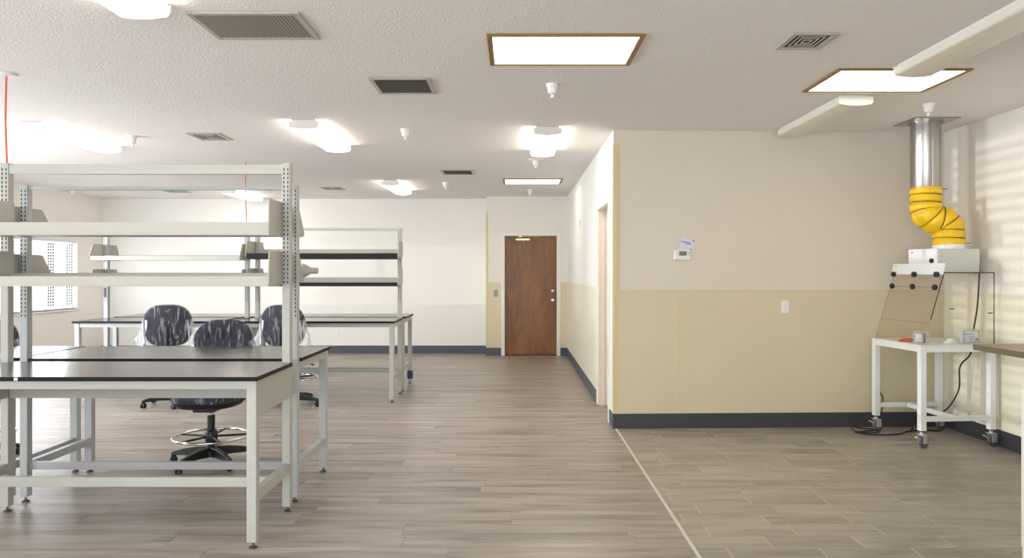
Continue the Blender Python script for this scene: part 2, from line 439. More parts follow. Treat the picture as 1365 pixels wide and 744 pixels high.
# door 2 (doorway in the corridor wall)
XD = XC+.12
d2 = struct(MB().box(XC+.075, XC+.115, D2[0]+.012, D2[1]-.03, .01, D2[3]-.012).build('door_2', m_jamb, bevel=.002))
c = MB()
for y0, y1 in ((D2[0]-.065, D2[0]+.0), (D2[1], D2[1]+.065)): c.box(XC-.014, XC, y0, y1, 0, D2[3]+.065)
c.box(XC-.014, XC, D2[0], D2[1], D2[3], D2[3]+.065)
c.build('casing', m_trimw, d2, bevel=.004)
c = MB(); c.box(XC-.002, XD, D2[0]-.0, D2[0]+.01, 0, D2[3]); c.box(XC-.002, XD, D2[1]-.028, D2[1], 0, D2[3]); c.box(XC-.002, XD, D2[0], D2[1], D2[3]-.011, D2[3])
c.box(XC+.05, XC+.072, D2[1]-.042, D2[1]-.028, 0, D2[3]-.011)
c.build('jamb', m_jamb, d2, bevel=.002)
MB().box(XC+.085, XC+.110, D2[1]-.034, D2[1]-.029, .92, .99).build('strike_plate', m_black, d2)
MB().box(XD-.004, XD+.002, D2[0], D2[1], 0, D2[3]).build('backing', m_jamb, d2)

# windows
def window(name, axis, pos, W_, blinds, sl_pitch=.045, tilt=15, tapes=()):
    a0, a1, z0, z1 = W_
    def bx(m, p, q, d0, d1, u, v):
        if axis == 'x': m.box(pos-d1, pos-d0, p, q, u, v)
        else: m.box(p, q, pos-d1, pos-d0, u, v)
    f = MB()
    fw = .045
    bx(f, a0, a0+fw, .06, .12, z0, z1); bx(f, a1-fw, a1, .06, .12, z0, z1); bx(f, a0+fw, a1-fw, .06, .12, z0, z0+fw); bx(f, a0+fw, a1-fw, .06, .12, z1-fw, z1)
    mid = (a0+a1)/2; bx(f, mid-.025, mid+.025, .06, .12, z0+fw, z1-fw)
    w = struct(f.build(name, m_trimw, bevel=.003))
    g = MB(); bx(g, a0+fw, mid-.025, .085, .09, z0+fw, z1-fw); g.build('pane', m_glass, w)
    g = MB(); bx(g, mid+.025, a1-fw, .085, .09, z0+fw, z1-fw); g.build('pane', m_glass, w)
    if axis == 'x' and z0 > .3:
        g = MB(); bx(g, a0-.04, a1+.04, -.035, .06, z0-.025, z0); g.build('sill', m_trimw, w, bevel=.004)
    if blinds:
        s = MB(); z = z0+.03
        while z < z1-.06:
            R = Matrix.Rotation(math.radians(tilt), 3, 'Y')
            s.obox((pos-.03, (a0+a1)/2, z), (sl_pitch*.92, a1-a0-.03, .0016), R); z += sl_pitch
        o = s.build('blind_slats', m_blind, w); o['kind'] = 'stuff'
        hd = MB(); bx(hd, a0+.01, a1-.01, .005, .055, z1-.045, z1-.002); hd.build('head_rail', m_blind, w)
        for tp in tapes:
            k = MB()
            for dz in range(int((z1-z0)/sl_pitch)-2 if tp > 11 else 7):
                zz = z1-.10-dz*sl_pitch
                [bx(k, tp+q_, tp+q_+.036, .0, .004, zz, zz+.032) for q_ in (-.075, -.018, .039)]
            o = k.build('ladder_tape', m_lamedge, w); o['kind'] = 'stuff'
    return w
window('window_1', 'x', XL, WIN1, True, .045, 8, (10.35, 11.25, 11.72))
window('window_2', 'x', XL, WIN2, True, .10, 15)
window('fill_window_4', 'x', XL, FILL_WIN4, True, .05, 68)  # unseen window, added as a source for the fill lamp; blinds nearly closed
window('fill_window_3', 'y', YB, FILL_WIN3, False)  # unseen rear window, added for the front fill

# ---------------------------------------------------------------- ceiling fittings
def fixture(x, y0, lit, label, group=None):
    Wd, L, D = .245, 1.22, .078
    r = thing('ceiling_light', label, 'light', (x, y0+L/2, H), 0, 'wraparound ceiling lights')
    MB().box(-Wd/2+.02, Wd/2-.02, -L/2+.01, L/2-.01, -.03, -.0005).build('housing', m_fix, r, bevel=.003)
    prof = [(-Wd/2, -.022), (-Wd/2+.001, -.052), (-Wd/2+.006, -.062), (-Wd/2+.016, -.068), (-.05, -.076), (0, -D), (.05, -.076), (Wd/2-.016, -.068), (Wd/2-.006, -.062), (Wd/2-.001, -.052), (Wd/2, -.022)]
    MB().prism(prof, 'y', -L/2+.018, L/2-.018).build('lens', m_lens_on if lit else m_lens_off, r)
    pr = [(x_*1.02, z_*1.02 if z_ < -.03 else -.014) for x_, z_ in prof]
    for s_ in (-1, 1):
        MB().prism(pr, 'y', s_*(L/2-.018), s_*L/2).build('end_cap', m_fix, r, bevel=.002)
    return r
LG = None
fixture(.29, 6.37, True, 'lit wraparound ceiling light in front of the doorway wall, above the aisle')
fixture(-1.77, 6.09, True, 'lit wraparound ceiling light in the middle of the room, between the two square return grilles')
fixture(-4.1, 6.15, True, 'lit wraparound ceiling light at the left, farther away, above the shelf frame')
fixture(-1.76, 2.25, True, 'lit wraparound ceiling light cut off by the top edge at the left')
fixture(-1.73, 10.1, True, 'smallest lit wraparound ceiling light, close to the far white wall')
fixture(-4.38, 11.1, True, 'lit wraparound ceiling light seen low between the two top shelf rails')
fixture(2.46, 5.24, False, 'unlit wraparound ceiling light ending at the partition wall above the light switch')
fixture(2.46, 3.27, False, 'unlit wraparound ceiling light at the upper right, overlapping the bright panel')

def panel(x0, x1, y0, y1, label):
    r = thing('ceiling_panel_light', label, 'light', ((x0+x1)/2, (y0+y1)/2, H), 0, 'brass framed ceiling panels')
    w, d = (x1-x0)/2, (y1-y0)/2; t_ = .03
    f = MB(); f.box(-w, -w+t_, -d, d, -.012, -.0005); f.box(w-t_, w, -d, d, -.012, -.0005); f.box(-w+t_, w-t_, -d, -d+t_*.8, -.012, -.0005); f.box(-w+t_, w-t_, d-t_*.8, d, -.012, -.0005)
    f.build('frame', m_gold, r, bevel=.002)
    MB().box(-w+t_, w-t_, -d+t_*.8, d-t_*.8, -.007, -.0005).build('diffuser', m_panel_on, r)
panel(-.15, .705, 3.90, 4.47, 'bright rectangular ceiling panel with brass frame at the top centre')
panel(2.03, 2.88, 4.565, 5.14, 'bright rectangular ceiling panel with brass frame at the right, beside the unlit lights')
panel(-.16, .66, 9.93, 10.5, 'bright ceiling panel with brass frame far back before the brown door')

def grille(x0, x1, y0, y1, n, label, style='slat', fwid=.03):
    r = thing('air_vent', label, 'vent', ((x0+x1)/2, (y0+y1)/2, H), 0, 'ceiling vents')
    w, d = (x1-x0)/2, (y1-y0)/2
    f = MB(); f.box(-w, -w+fwid, -d, d, -.010, -.0005); f.box(w-fwid, w, -d, d, -.010, -.0005); f.box(-w+fwid, w-fwid, -d, -d+fwid, -.010, -.0005); f.box(-w+fwid, w-fwid, d-fwid, d, -.010, -.0005)
    f.build('frame', m_vent, r, bevel=.003)
    MB().box(-w+fwid, w-fwid, -d+fwid, d-fwid, -.0015, -.0005).build('backing', m_ventd if style != 'mesh' else m_ventm, r)
    iw, idp = w-fwid, d-fwid
    if style == 'slat':
        me = None
        for k in range(n):
            x = -iw+(k+.5)*2*iw/n
            if me is None:
                o = MB().obox((0, 0, 0), (.011, 2*idp-.002, .0012), Matrix.Rotation(math.radians(-42), 3, 'Y')).build('slat', m_vent, r); me = o.data
            else:
                o = bpy.data.objects.new('slat', me); COL.objects.link(o); o.parent = r
            o.location = (x, 0, -.006)
    elif style == 'mesh':
        s_ = MB()
        for k in range(n):
            x = -iw+(k+.5)*2*iw/n; s_.box(x-.0015, x+.0015, -idp, idp, -.006, -.002)
            y = -idp+(k+.5)*2*idp/n; s_.box(-iw, iw, y-.0015, y+.0015, -.005, -.002)
        o = s_.build('mesh_core', m_ventm, r); o['kind'] = 'stuff'
    else:
        for k in range(n):
            q = 1-k/n
            s_ = MB(); a, b = iw*q*.98, idp*q*.98; tt = iw/n*.32
            s_.box(-a, a, -b, -b+tt, -.007, -.0035); s_.box(-a, a, b-tt, b, -.007, -.0035); s_.box(-a, -a+tt, -b+tt, b-tt, -.007, -.0035); s_.box(a-tt, a, -b+tt, b-tt, -.007, -.0035)
            s_.build('louver', m_vent, r)
    return r
grille(-1.62, -1.06, 3.57, 3.98, 27, 'large grey return air grille with many slats at the upper left', 'slat')
grille(-.965, -.555, 4.78, 5.2, 30, 'square return air grille with fine grey mesh, left of the top centre panel', 'mesh')
grille(-3.02, -2.72, 6.68, 7.03, 4, 'small dark supply vent between the left and middle ceiling lights', 'ring')
grille(-.93, -.52, 9.06, 9.5, 26, 'flat dark ceiling vent far back, left of the distant bright panel', 'mesh')
grille(-2.93, -2.61, 10.9, 11.25, 4, 'tiny dark ceiling vent next to the far white wall', 'ring')
grille(-5.5, -5.15, 11.3, 11.65, 4, 'faint ceiling vent deep in the left part of the room', 'ring')
grille(1.485, 1.74, 3.88, 4.16, 4, 'small square supply vent at the upper right, left of the unlit light', 'ring', .025)

def sprinkler(x, y, label, disk=False):
    r = thing('ceiling_sprinkler', label, 'sprinkler', (x, y, H), 0, 'ceiling sprinklers')
    if disk: MB().lathe([(.095, -.0005), (.095, -.008), (.07, -.014)], seg=24).build('base_plate', m_sprk, r, smooth=True)
    MB().lathe([(.045, -.0005), (.044, -.012), (.034, -.03), (.030, -.062), (.02, -.07)], seg=20).build('cup', m_sprk, r, smooth=True)
    k = MB(); k.lathe([(.008, -.07), (.008, -.088), (.013, -.09), (.013, -.094)], seg=10); k.box(-.012, -.008, -.002, .002, -.1, -.07); k.box(.008, .012, -.002, .002, -.1, -.07)
    k.build('head', m_sprk, r)
sprinkler(.257, 4.95, 'white cone sprinkler just beyond the top centre ceiling panel')
sprinkler(-.976, 6.5, 'white cone sprinkler right of the middle ceiling light')
sprinkler(.24, 8.28, 'white sprinkler with round disc beyond the light above the aisle', True)
sprinkler(-3.6, 6.85, 'white cone sprinkler beside the left lit ceiling light')
sprinkler(-.98, 10.35, 'small far sprinkler left of the distant ceiling panel')
sprinkler(.24, 11.3, 'farthest sprinkler in front of the brown door')
sprinkler(3.14, 5.52, 'white cone sprinkler right above the steel duct flange')
sprinkler(-6.8, 11.2, 'faint sprinkler near the far left corner of the room')

# hanging orange cords
def cord(x, y, z1, label, disc):
    r = thing('hanging_cord', label, 'cord', (x, y, H), 0, 'orange hanging cords')
    P = [(0, 0, 0), (-.006, 0, -.3), (.004, 0, -.6), (.012, 0, -.9), (.014, 0, z1-H)]
    MB().tube(smoothpath(P, 5), .0055, 8).build('cable', m_orange, r, smooth=True)
    if disc: MB().lathe([(.055, -.0005), (.05, -.01), (.02, -.016)], seg=24).build('ceiling_rose', m_sprk, r, smooth=True)
cord(-3.275, 4.69, .887, 'thick orange cord hanging from a white ceiling rose at the left edge', True)
cord(-3.118, 8.445, 1.935, 'thin orange cord dropping to the far shelf upright, seen between the near shelf rails', False)

# ---------------------------------------------------------------- workbenches
BWID = 1.70; TOPZ = .882
SLOT = {}
def slots(n, pitch=.0254, ncol=2, fx=.012):
    b = MB()
    for k in range(n):
        for c_ in range(ncol):
            x = (c_-(ncol-1)/2)*fx*1.9
            b.box(x-.0028, x+.0028, -.0012, .002, -k*pitch-.015, -k*pitch)
    return b
def workbench(label, loc, rz, w, depth, hpost, shelves, deep, beamh, slot_end, sdepth, slant, lip, frame, feet_rail, dark_lip=False, toplip=.03, reach=-.012, inner=()):
    """local frame: x along the bench, back (uprights) at y=0, front towards -y"""
    r = thing('workbench', label, 'workbench', loc, rz, 'steel workbenches')
    hw = w/2; L = .05
    top = MB().box(-hw-.012, hw+.012, -depth, -.05, TOPZ-.022, TOPZ)
    # back strip between the uprights
    top.box(-hw+L+.002, hw-L-.002, -.05, 0, TOPZ-.022, TOPZ)
    o = top.build('worktop', [m_top, m_topedge], r, bevel=.0015)
    for p in o.data.polygons:
        if abs(p.normal.z) < .5: p.material_index = 1
    z_ap = TOPZ-.0225
    front = -depth+.03
    lg = None
    for s_ in (-1, 1):
        x0 = s_*hw if s_ < 0 else hw-L
        lgo = MB().box(x0, x0+L, front, front+L, .035, z_ap).build('leg', frame, r, bevel=.003)
        MB().lathe([(.022, 0), (.022, .008), (.008, .014), (.007, .036)], (x0+L/2, front+L/2, 0), 14).build('levelling_foot', m_bolt, lgo)
        up = MB().box(x0, x0+L*.92, -.05, 0, .035, hpost).build('upright', frame, r, bevel=.003)
        MB().lathe([(.022, 0), (.022, .008), (.008, .014), (.007, .036)], (x0+L/2, -.025, 0), 14).build('levelling_foot', m_bolt, up)
        for face in (-1, 1) if hpost > TOPZ+.1 else ():
            sb = slots(max(1, int((hpost-.03-slot_end)/.0254)))
            for v in sb.bm.verts:
                v.co.y = (-.05 if face < 0 else 0)+face*(abs(v.co.y) if v.co.y < 0 else -.0005); v.co.x += x0+L*.46; v.co.z += hpost-.03
            so_ = sb.build('slots', m_slot, up); so_['kind'] = 'stuff'
        # side rail low
        z0, z1 = feet_rail
        MB().box(x0+.005, x0+L-.005, front+L, -.05, z0, z1).build('side_rail', frame, r, bevel=.003)
        zb = .675 if deep else z_ap-.05
        xx = x0+.012 if s_ < 0 else x0+L-.014
        MB().box(x0+.004, x0+L-.004, front+L, -.05, zb, z_ap).build('side_apron', frame, r, bevel=.002)
    MB().box(-hw+L, hw-L, front+.006, front+.04, z_ap-.045, z_ap).build('front_apron', frame, r, bevel=.002)
    MB().box(-hw+L, hw-L, -.045, -.015, .672 if deep else z_ap-.05, z_ap).build('back_apron', frame, r, bevel=.002)
    z0, z1 = feet_rail
    ys = (front+depth*.47) if deep else -.04
    MB().box(-hw+(.03 if deep else L), hw-(.03 if deep else L), ys-.018, ys+.018, z0+.002, z1-.002).build('stretcher', frame, r, bevel=.003)
    if deep is None:
        MB().box(-hw+L, hw-L, front+depth*.47-.018, front+depth*.47+.018, z0+.002, z1-.002).build('stretcher', frame, r, bevel=.003)
    # top beam
    if hpost > TOPZ+.1: MB().box(-hw+L*.92, hw-L, -.045, -.012, hpost-.008-beamh, hpost-.008).build('top_rail', frame, r, bevel=.003)
    for (z0, ztop, pt, pb) in shelves:        # tray bottom, lip top, end plate top and bottom
        f = -.05-sdepth
        xl, xr = -hw+(L*.92+.014 if -1 in inner else .008), hw-(L*.92+.014 if 1 in inner else .008)
        sh = MB(); sh.box(xl, xr, f+.004, -.055, z0, z0+.012)
        sh.box(xl, xr, -.058, -.052, z0+.012, ztop+toplip*.5)
        if not dark_lip: sh.box(xl, xr, f, f+.004, z0, ztop)
        so_ = sh.build('shelf', m_shelf if not dark_lip else m_shelf, r, bevel=.0015)
        if dark_lip:
            MB().box(-hw+.008, hw-.008, f, f+.02, z0-.001, ztop).build('shelf_edge', m_darklip, so_)
            MB().box(-hw+.008, hw-.008, f+.021, -.06, z0-.004, z0-.001).build('shelf_underside', m_darklip, so_)
        for s_ in (-1, 1):
            rc, rs = (.31, .09) if (dark_lip or reach > .2) and s_ < 0 else (-.012 if reach > .2 else reach, 0)
            hh = hw-(L*.92+.010 if s_ in inner else 0)
            xa = s_*(hh+.001); xb = s_*(hh-.006)
            poly = [(f-.004, pb), (f-.004, pb+.035), (f+slant*.9, pt-.012), (f+slant+.012, pt), (.0 if not dark_lip else -.045, pt), (-.045, pt) , (-.045, pb)]
            poly = [(f-.006, pb), (f-.006, pb+.03), (f+slant-.006, pt-.008), (f+slant+.008, pt), (rc-rs, pt), (rc, pb)]
            MB().prism(poly, 'x', min(xa, xb)-(.004 if s_ < 0 else -.004), max(xa, xb)-(.004 if s_ < 0 else -.004)).build('end_bracket', m_shelf, so_, bevel=.0015)
    return r

# A: the near bench of the near pair
A = workbench('nearest white steel workbench with black top, deep side panel and two empty white shelves', (-2.162, 4.31, 0), 0, BWID, .645, 2.05,
          [(1.616, 1.688, 1.822, 1.614), (1.331, 1.388, 1.53, 1.335)], True, .056, 1.33, .22, .015, .02, m_frame, (.232, .29), inner=(-1, 1))
MB().box(-1.20+.85-.009-.0, -1.20+.85+.009, -.6475, -.645, TOPZ-.018, TOPZ-.004).build('edge_tag', m_sprk, A).location = (0, 0, 0)
B = workbench('white workbench with black top, back to back behind the nearest one', (-2.178, 4.445, 0), PI, BWID, .755, 1.945,
          [(1.640, 1.690, 1.81, 1.645), (1.352, 1.392, 1.52, 1.352)], False, .022, 1.12, .27, .10, .02, m_frame_g, (.195, .245), reach=.125, inner=(-1,))
k = MB(); k.lathe([(.045, 0), (.03, .03), (.02, .045), (.02, .085), (.014, .09)], (-BWID/2-.004, -.12, 1.42), 16, Matrix.Rotation(-PI/2, 3, 'Y'))
k.build('shelf_clamp', m_vent, B, smooth=True)
Cb = workbench('white workbench at the left edge, its top just showing past the near uprights', (-3.915, 4.445, 0), PI, BWID-.03, .755, .8592,
          [], False, .022, .93, .17, .09, .02, m_frame_g, (.195, .245))
# far pair right and left
E = workbench('far workbench right of the aisle chair, with black edged shelves', (-2.155, 8.47, 0), 0, BWID, .64, 1.93,
          [(1.562, 1.622, 1.765, 1.585), (1.256, 1.296, 1.455, 1.268)], None, .03, 1.05, .29, .05, .02, m_frame, (.235, .285), dark_lip=True, toplip=.11)
Fb = workbench('farthest workbench back to back behind the one with black edged shelves', (-2.155, 8.60, 0), PI, BWID, .70, .8592,
          [], False, .022, .93, .17, .09, .02, m_frame, (.235, .285))
# blue wrapped foot on the rear bench
MB().lathe([(.035, 0), (.038, .05), (.034, .10), (.02, .115)], (-BWID/2+.025, -.70+.055, .06), 14).build('foot_cover', m_blue, Fb, smooth=True)
G = workbench('far left workbench with plain white shelves and trapezoid brackets', (-3.915, 8.47, 0), 0, BWID-.02, .64, 1.93,
          [(1.545, 1.592, 1.73, 1.545), (1.262, 1.30, 1.445, 1.265)], None, .03, 1.05, .29, .08, .02, m_frame_g, (.235, .285), reach=.31)
MB().box(-.835, -.815, -.056, -.0495, 1.12, 1.23).build('power_strip', m_black, G)
Hb = workbench('farthest left workbench, only legs and top edge seen under the far shelves', (-3.915, 8.60, 0), PI, BWID-.02, .70, .8592,
          [], False, .022, .93, .17, .09, .02, m_frame_g, (.235, .285))
# thin black strip lying on the far left bench
MB().box(-.01, .01, -.30, .30, 0, .012).build('black_strip', m_black)
bs = bpy.data.objects['black_strip']; bs.location = (-3.16, 8.13, TOPZ+.0005); bs.rotation_euler = (0, 0, -.06); tag(bs, 'thin black strip lying on the far left bench top, pointing away', 'strip')

# ---------------------------------------------------------------- drafting chairs
def superell(a, b, c_, e1, e2, nu=36, nv=20, warp=None):
    def sp(v, e): return math.copysign(abs(v)**e, v)
    m = MB(); rings = []
    for j in range(1, nv):
        ph = -PI/2+PI*j/nv; ring = []
        for i in range(nu):
            th = 2*PI*i/nu
            p = Vector((a*sp(math.cos(ph), e1)*sp(math.cos(th), e2), b*sp(math.cos(ph), e1)*sp(math.sin(th), e2), c_*sp(math.sin(ph), e1)))
            ring.append(m.bm.verts.new(warp(p) if warp else p))
        rings.append(ring)
    for a_, b_ in zip(rings, rings[1:]):
        for k in range(nu): m.bm.faces.new((a_[k], a_[(k+1) % nu], b_[(k+1) % nu], b_[k]))
    for ring, z, fl_ in ((rings[0], -c_, True), (rings[-1], c_, False)):
        p = Vector((0, 0, z)); v = m.bm.verts.new(warp(p) if warp else p)
        for k in range(nu): m.bm.faces.new((ring[k], ring[(k+1) % nu], v))
    return m
def chair(label, ringz=.28, seatz=.50, BO=.31):
    """faces -y: the back stands at +y"""
    r = thing('drafting_chair', label, 'chair', (0, 0, 0), 0, 'drafting chairs')
    # cushion shapes; rotated so their thin axis is y
    def wb(p):
        # superellipsoid made with z thin -> stand it up
        x, z, y = p.x, p.y, p.z
        k = 1-.12*max(0, z/.22)**2 - .06*max(0, -z/.22)
        return Vector((x*k, .235+y+.5*x*x*-1+.02*math.sin(z*6), seatz+BO+z))
    superell(.232, .215, .040, .55, .62, 40, 18, wb).build('backrest', m_fabric, r, smooth=True)
    bk = [o for o in kids(r) if o.name.startswith('backrest')][0]
    def ww(p):
        x, z, y = p.x, p.y, p.z
        k = 1-.12*max(0, z/.22)**2 - .06*max(0, -z/.22)
        ns = noise.noise(Vector((x*26, y*20, z*5)))
        return Vector((x*k*(1+.02*ns), .235+y*(1+.35*ns)-.5*x*x+.02*math.sin(z*6), seatz+BO+z*(1+.01*ns)))
    superell(.241, .224, .050, .6, .65, 72, 30, ww).build('plastic_cover', m_wrap, bk, smooth=True)
    # loose crumpled skirt of the bag hanging by the sides
    n = 12
    for a0_, sd in ((-.55, 1), (PI-.75, -1)):
        sk = MB(); grid = []
        for i in range(n+1):
            a_ = a0_+1.3*i/n; col_ = []
            for j in range(9):
                tt = j/8
                rad = 1.02+.16*tt+.22*tt*noise.noise(Vector((i*.5+sd*5, j*.5, 3)))
                col_.append(sk.bm.verts.new((.235*rad*math.cos(a_)*(1+.10*tt), .215+.075*rad*math.sin(a_), seatz+BO+.06-.26*tt+.03*noise.noise(Vector((i*.8, 1, 2+sd))))))
            grid.append(col_)
        for i in range(n):
            for j in range(8): sk.bm.faces.new((grid[i][j], grid[i+1][j], grid[i+1][j+1], grid[i][j+1]))
        sk.build('loose_plastic', m_wraploose, bk, smooth=True)
    MB().tube(smoothpath([(0, .12, seatz-.05), (0, .24, seatz-.04), (0, .285, seatz+.06), (0, .275, seatz+.30)], 6), .02, 10).build('back_bar', m_black, r, smooth=True)
    st = superell(.240, .235, .048, .5, .75, 44, 14, lambda p: p+Vector((0, -.02, seatz-.03))).build('seat', m_fabric, r, smooth=True)
    for v in st.data.vertices:
        if v.co.z < seatz-.05: pass
    superell(.245, .24, .053, .5, .75, 44, 12, lambda p: p*(1+.015*noise.noise(p*14))+Vector((0, -.02, seatz-.012))).build('plastic_cover', m_wrap, st, smooth=True)
    superell(.225, .22, .035, .6, .8, 36, 10, lambda p: p+Vector((0, -.02, seatz-.062))).build('seat_shell', m_black, st, smooth=True)
    MB().box(-.09, .07, -.11, .13, seatz-.125, seatz-.075).build('mechanism', m_black, r, bevel=.008)
    MB().tube([(-.05, 0, seatz-.11), (-.20, 0, seatz-.11), (-.25, .01, seatz-.115)], .007, 8).build('lever', m_black, r)
    MB().lathe([(.016, seatz-.17), (.016, seatz-.10)], seg=16).build('gas_piston', m_chrome, r, smooth=True)
    MB().lathe([(.027, .06), (.027, seatz-.165), (.022, seatz-.16)], seg=18).build('column', m_black, r, smooth=True)
    RR = .262
    ring = MB().tube([(RR*math.cos(2*PI*k/48), RR*math.sin(2*PI*k/48), ringz) for k in range(48)], .0105, 10, True).build('foot_ring', m_chrome, r, smooth=True)
    MB().lathe([(.04, ringz-.05), (.045, ringz-.02), (.045, ringz+.03), (.034, ringz+.045)], seg=18).build('ring_hub', m_black, ring, smooth=True)
    for k in range(5):
        a_ = 2*PI*k/5+.35
        MB().tube([(.03*math.cos(a_), .03*math.sin(a_), ringz-.002), (RR*math.cos(a_), RR*math.sin(a_), ringz-.006)], .008, 8).build('spoke', m_black, ring, smooth=True)
    MB().lathe([(.03, .055), (.055, .06), (.055, .10), (.035, .125)], seg=20).build('base_hub', m_black, r, smooth=True)
    for k in range(5):
        a_ = 2*PI*k/5+.55
        ca, sa = math.cos(a_), math.sin(a_)
        arm = MB()
        rings = []
        for (d, zc, w_, h_) in ((.03, .09, .036, .036), (.12, .092, .032, .03), (.22, .083, .027, .022), (.29, .072, .021, .013), (.31, .066, .012, .008)):
            q = [(-w_, -h_), (w_, -h_), (w_*.75, h_), (-w_*.75, h_)]
            rings.append([arm.bm.verts.new((d*ca-x*sa*.7, d*sa+x*ca*.7, zc+z)) for x, z in q])
        for a1, b1 in zip(rings, rings[1:]):
            for q in range(4): arm.bm.faces.new((a1[q], a1[(q+1) % 4], b1[(q+1) % 4], b1[q]))
        arm.bm.faces.new(rings[0]); arm.bm.faces.new(rings[-1])
        am = arm.build('base_arm', m_black, r, bevel=.004)
        R = Matrix.Rotation(a_+.6, 3, 'Z') @ Matrix.Rotation(PI/2, 3, 'X')
        cs = MB()
        for off in (-.014, .014):
            cc = Vector((.29*ca, .29*sa, .026))+Matrix.Rotation(a_+.6, 3, 'Z') @ Vector((0, off, 0))
            cs.lathe([(.020, -.008), (.026, -.006), (.026, .006), (.020, .008)], cc, 18, R)
        cs.obox((.29*ca, .29*sa, .040), (.034, .016, .036), Matrix.Rotation(a_+.6, 3, 'Z'))
        cs.build('caster', m_black, am, smooth=True)
    return r
c2 = chair('black drafting chair behind the nearest benches, chrome foot ring in full view', .205, .52)
c2.location = (-2.235, 5.36, 0); c2.rotation_euler = (0, 0, -.02)
c1 = copy_tree(c2); c1.location = (-3.64, 7.74, 0); c1.rotation_euler = (0, 0, PI+.25)
c1['label'] = 'plastic wrapped black chair in front of the far left bench, leftmost full backrest'
c3 = copy_tree(c2); c3.location = (-2.36, 7.70, 0); c3.rotation_euler = (0, 0, PI-.1)
c3['label'] = 'plastic wrapped black chair behind the near right upright, at the black edged shelves'
c4 = copy_tree(c2); c4.location = (-4.03, 5.42, 0); c4.rotation_euler = (0, 0, .3)
c4['label'] = 'black chair at the left edge of the photo, only a base foot showing'
for c_ in (c1, c3):
    for k_ in kids(c_):
        n_ = k_.name.split('.')[0]
        if n_ == 'foot_ring': k_.location.z = .09
        if n_ in ('seat', 'backrest', 'back_bar', 'mechanism', 'lever', 'gas_piston'): k_.location.z = .03

# ---------------------------------------------------------------- mobile hood cart
CR = math.radians(5.0)
cart = thing('hood_cart', 'white steel table on casters in the right corner carrying a smoked acrylic hood', 'cart', (3.235, 5.795, 0), CR)
CW, CD = .64, .68; ZT = .825    # local: x to the right, y away
def caster(parent, x, y, face):
    a_ = face; R = Matrix.Rotation(a_, 3, 'Z')
    c_ = MB()
    for s_ in (-1, 1): c_.obox(Vector((x, y, .075))+R @ Vector((.012, s_*.022, 0)), (.05, .004, .07), R)
    c_.obox((x, y, .112), (.055, .055, .006), R); c_.lathe([(.016, .112), (.016, .135)], (x, y, 0), 14)
    c_.obox(Vector((x, y, .085))+R @ Vector((-.045, 0, 0)), (.05, .03, .008), R @ Matrix.Rotation(.5, 3, 'Y'))
    o = c_.build('caster', m_zinc, parent, bevel=.002)
    MB().lathe([(.028, -.014), (.042, -.011), (.042, .011), (.028, .014)], Vector((x, y, .042))+R @ Vector((.022, 0, 0)), 24, R @ Matrix.Rotation(PI/2, 3, 'X')).build('wheel', m_rubber, o, smooth=True)
L = .05
for i, (x, y) in enumerate(((0, 0), (CW-L, 0), (0, CD-L), (CW-L, CD-L))):
    lg = MB().box(x, x+L, y, y+L, .142, ZT-.002).build('leg', m_hoodw, cart, bevel=.004)
    MB().box(x+.004, x+L-.004, y+.004, y+L-.004, .134, .142).build('leg_collar', m_black, lg)
    caster(cart, x+L/2, y+L/2, (.35, .1, .2, .2)[i])
ap = MB()
ap.box(L, CW-L, .002, .04, ZT-.055, ZT-.003); ap.build('apron', m_hoodw, cart, bevel=.002); ap = MB(); ap.box(L, CW-L, CD-.04, CD-.002, ZT-.055, ZT-.003)
ap.build('apron', m_hoodw, cart, bevel=.002)
ap = MB(); ap.box(.002, .04, L, CD-L, ZT-.055, ZT-.003); ap.build('apron', m_hoodw, cart, bevel=.002); ap = MB(); ap.box(CW-.04, CW-.002, L, CD-L, ZT-.055, ZT-.003); ap.build('apron', m_hoodw, cart, bevel=.002)
MB().box(-.005, CW+.005, -.005, CD+.005, ZT-.003, ZT+.003).build('table_surface', m_hoodw, cart, bevel=.001)
zs0, zs1 = .215, .255
MB().box(L, CW-L, .008, .042, zs0, zs1).build('stretcher', m_hoodw, cart, bevel=.003)
MB().box(L, CW-L, CD-.042, CD-.008, zs0, zs1).build('stretcher', m_hoodw, cart, bevel=.003)
ln = MB(); ln.obox((CW/2+.0, CD/2, (zs0+zs1)/2), (.035, CD-.085, .038), Matrix.Rotation(.0, 3, 'Z')); ln.build('stretcher', m_hoodw, cart, bevel=.003)

# acrylic hood (open sloped front towards the left)
hood = thing('fume_hood', 'smoked acrylic fume hood with sloped sash, black knobs and white header strip', 'hood', (3.235, 5.795, ZT+.0035), CR)
HT = 1.40-ZT
sx0, sx1 = .03, .205         # foot and head of the sloped sash
MB().prism([(sx0, .002), (sx0+.006, .002), (sx1+.006, HT), (sx1, HT)], 'y', .02, CD-.02).build('sash', m_smoke, hood)
side = [(sx0, .002), (CW-.01, .002), (CW-.01, HT), (sx1, HT)]
MB().prism(side, 'y', .012, .018).build('side_panel', m_clear, hood)
MB().prism(side, 'y', CD-.018, CD-.012).build('side_panel', m_clear, hood)
MB().box(CW-.012, CW-.006, .018, CD-.018, .002, HT).build('back_panel', m_clear, hood)
MB().box(sx1, CW-.006, .012, CD-.012, HT, HT+.006).build('top_panel', m_smoke, hood)
e = MB()
e.tube([(sx1, .013, HT), (sx0+.35*(sx1-sx0), .013, .35*HT)], .0045, 6)
e.tube([(sx1, .013, HT+.003), (CW-.01, .013, HT+.003)], .0045, 6)
e.tube([(CW-.01, .013, HT), (CW-.01, .013, .004)], .0045, 6)
e.build('dark_edge', m_acedge, hood)
e = MB()
for f_ in (.30, .80):
    x_ = sx0+f_*(sx1-sx0)-.002
    e.tube([(x_, .02, f_*HT), (x_, CD-.02, f_*HT)], .0022, 6)
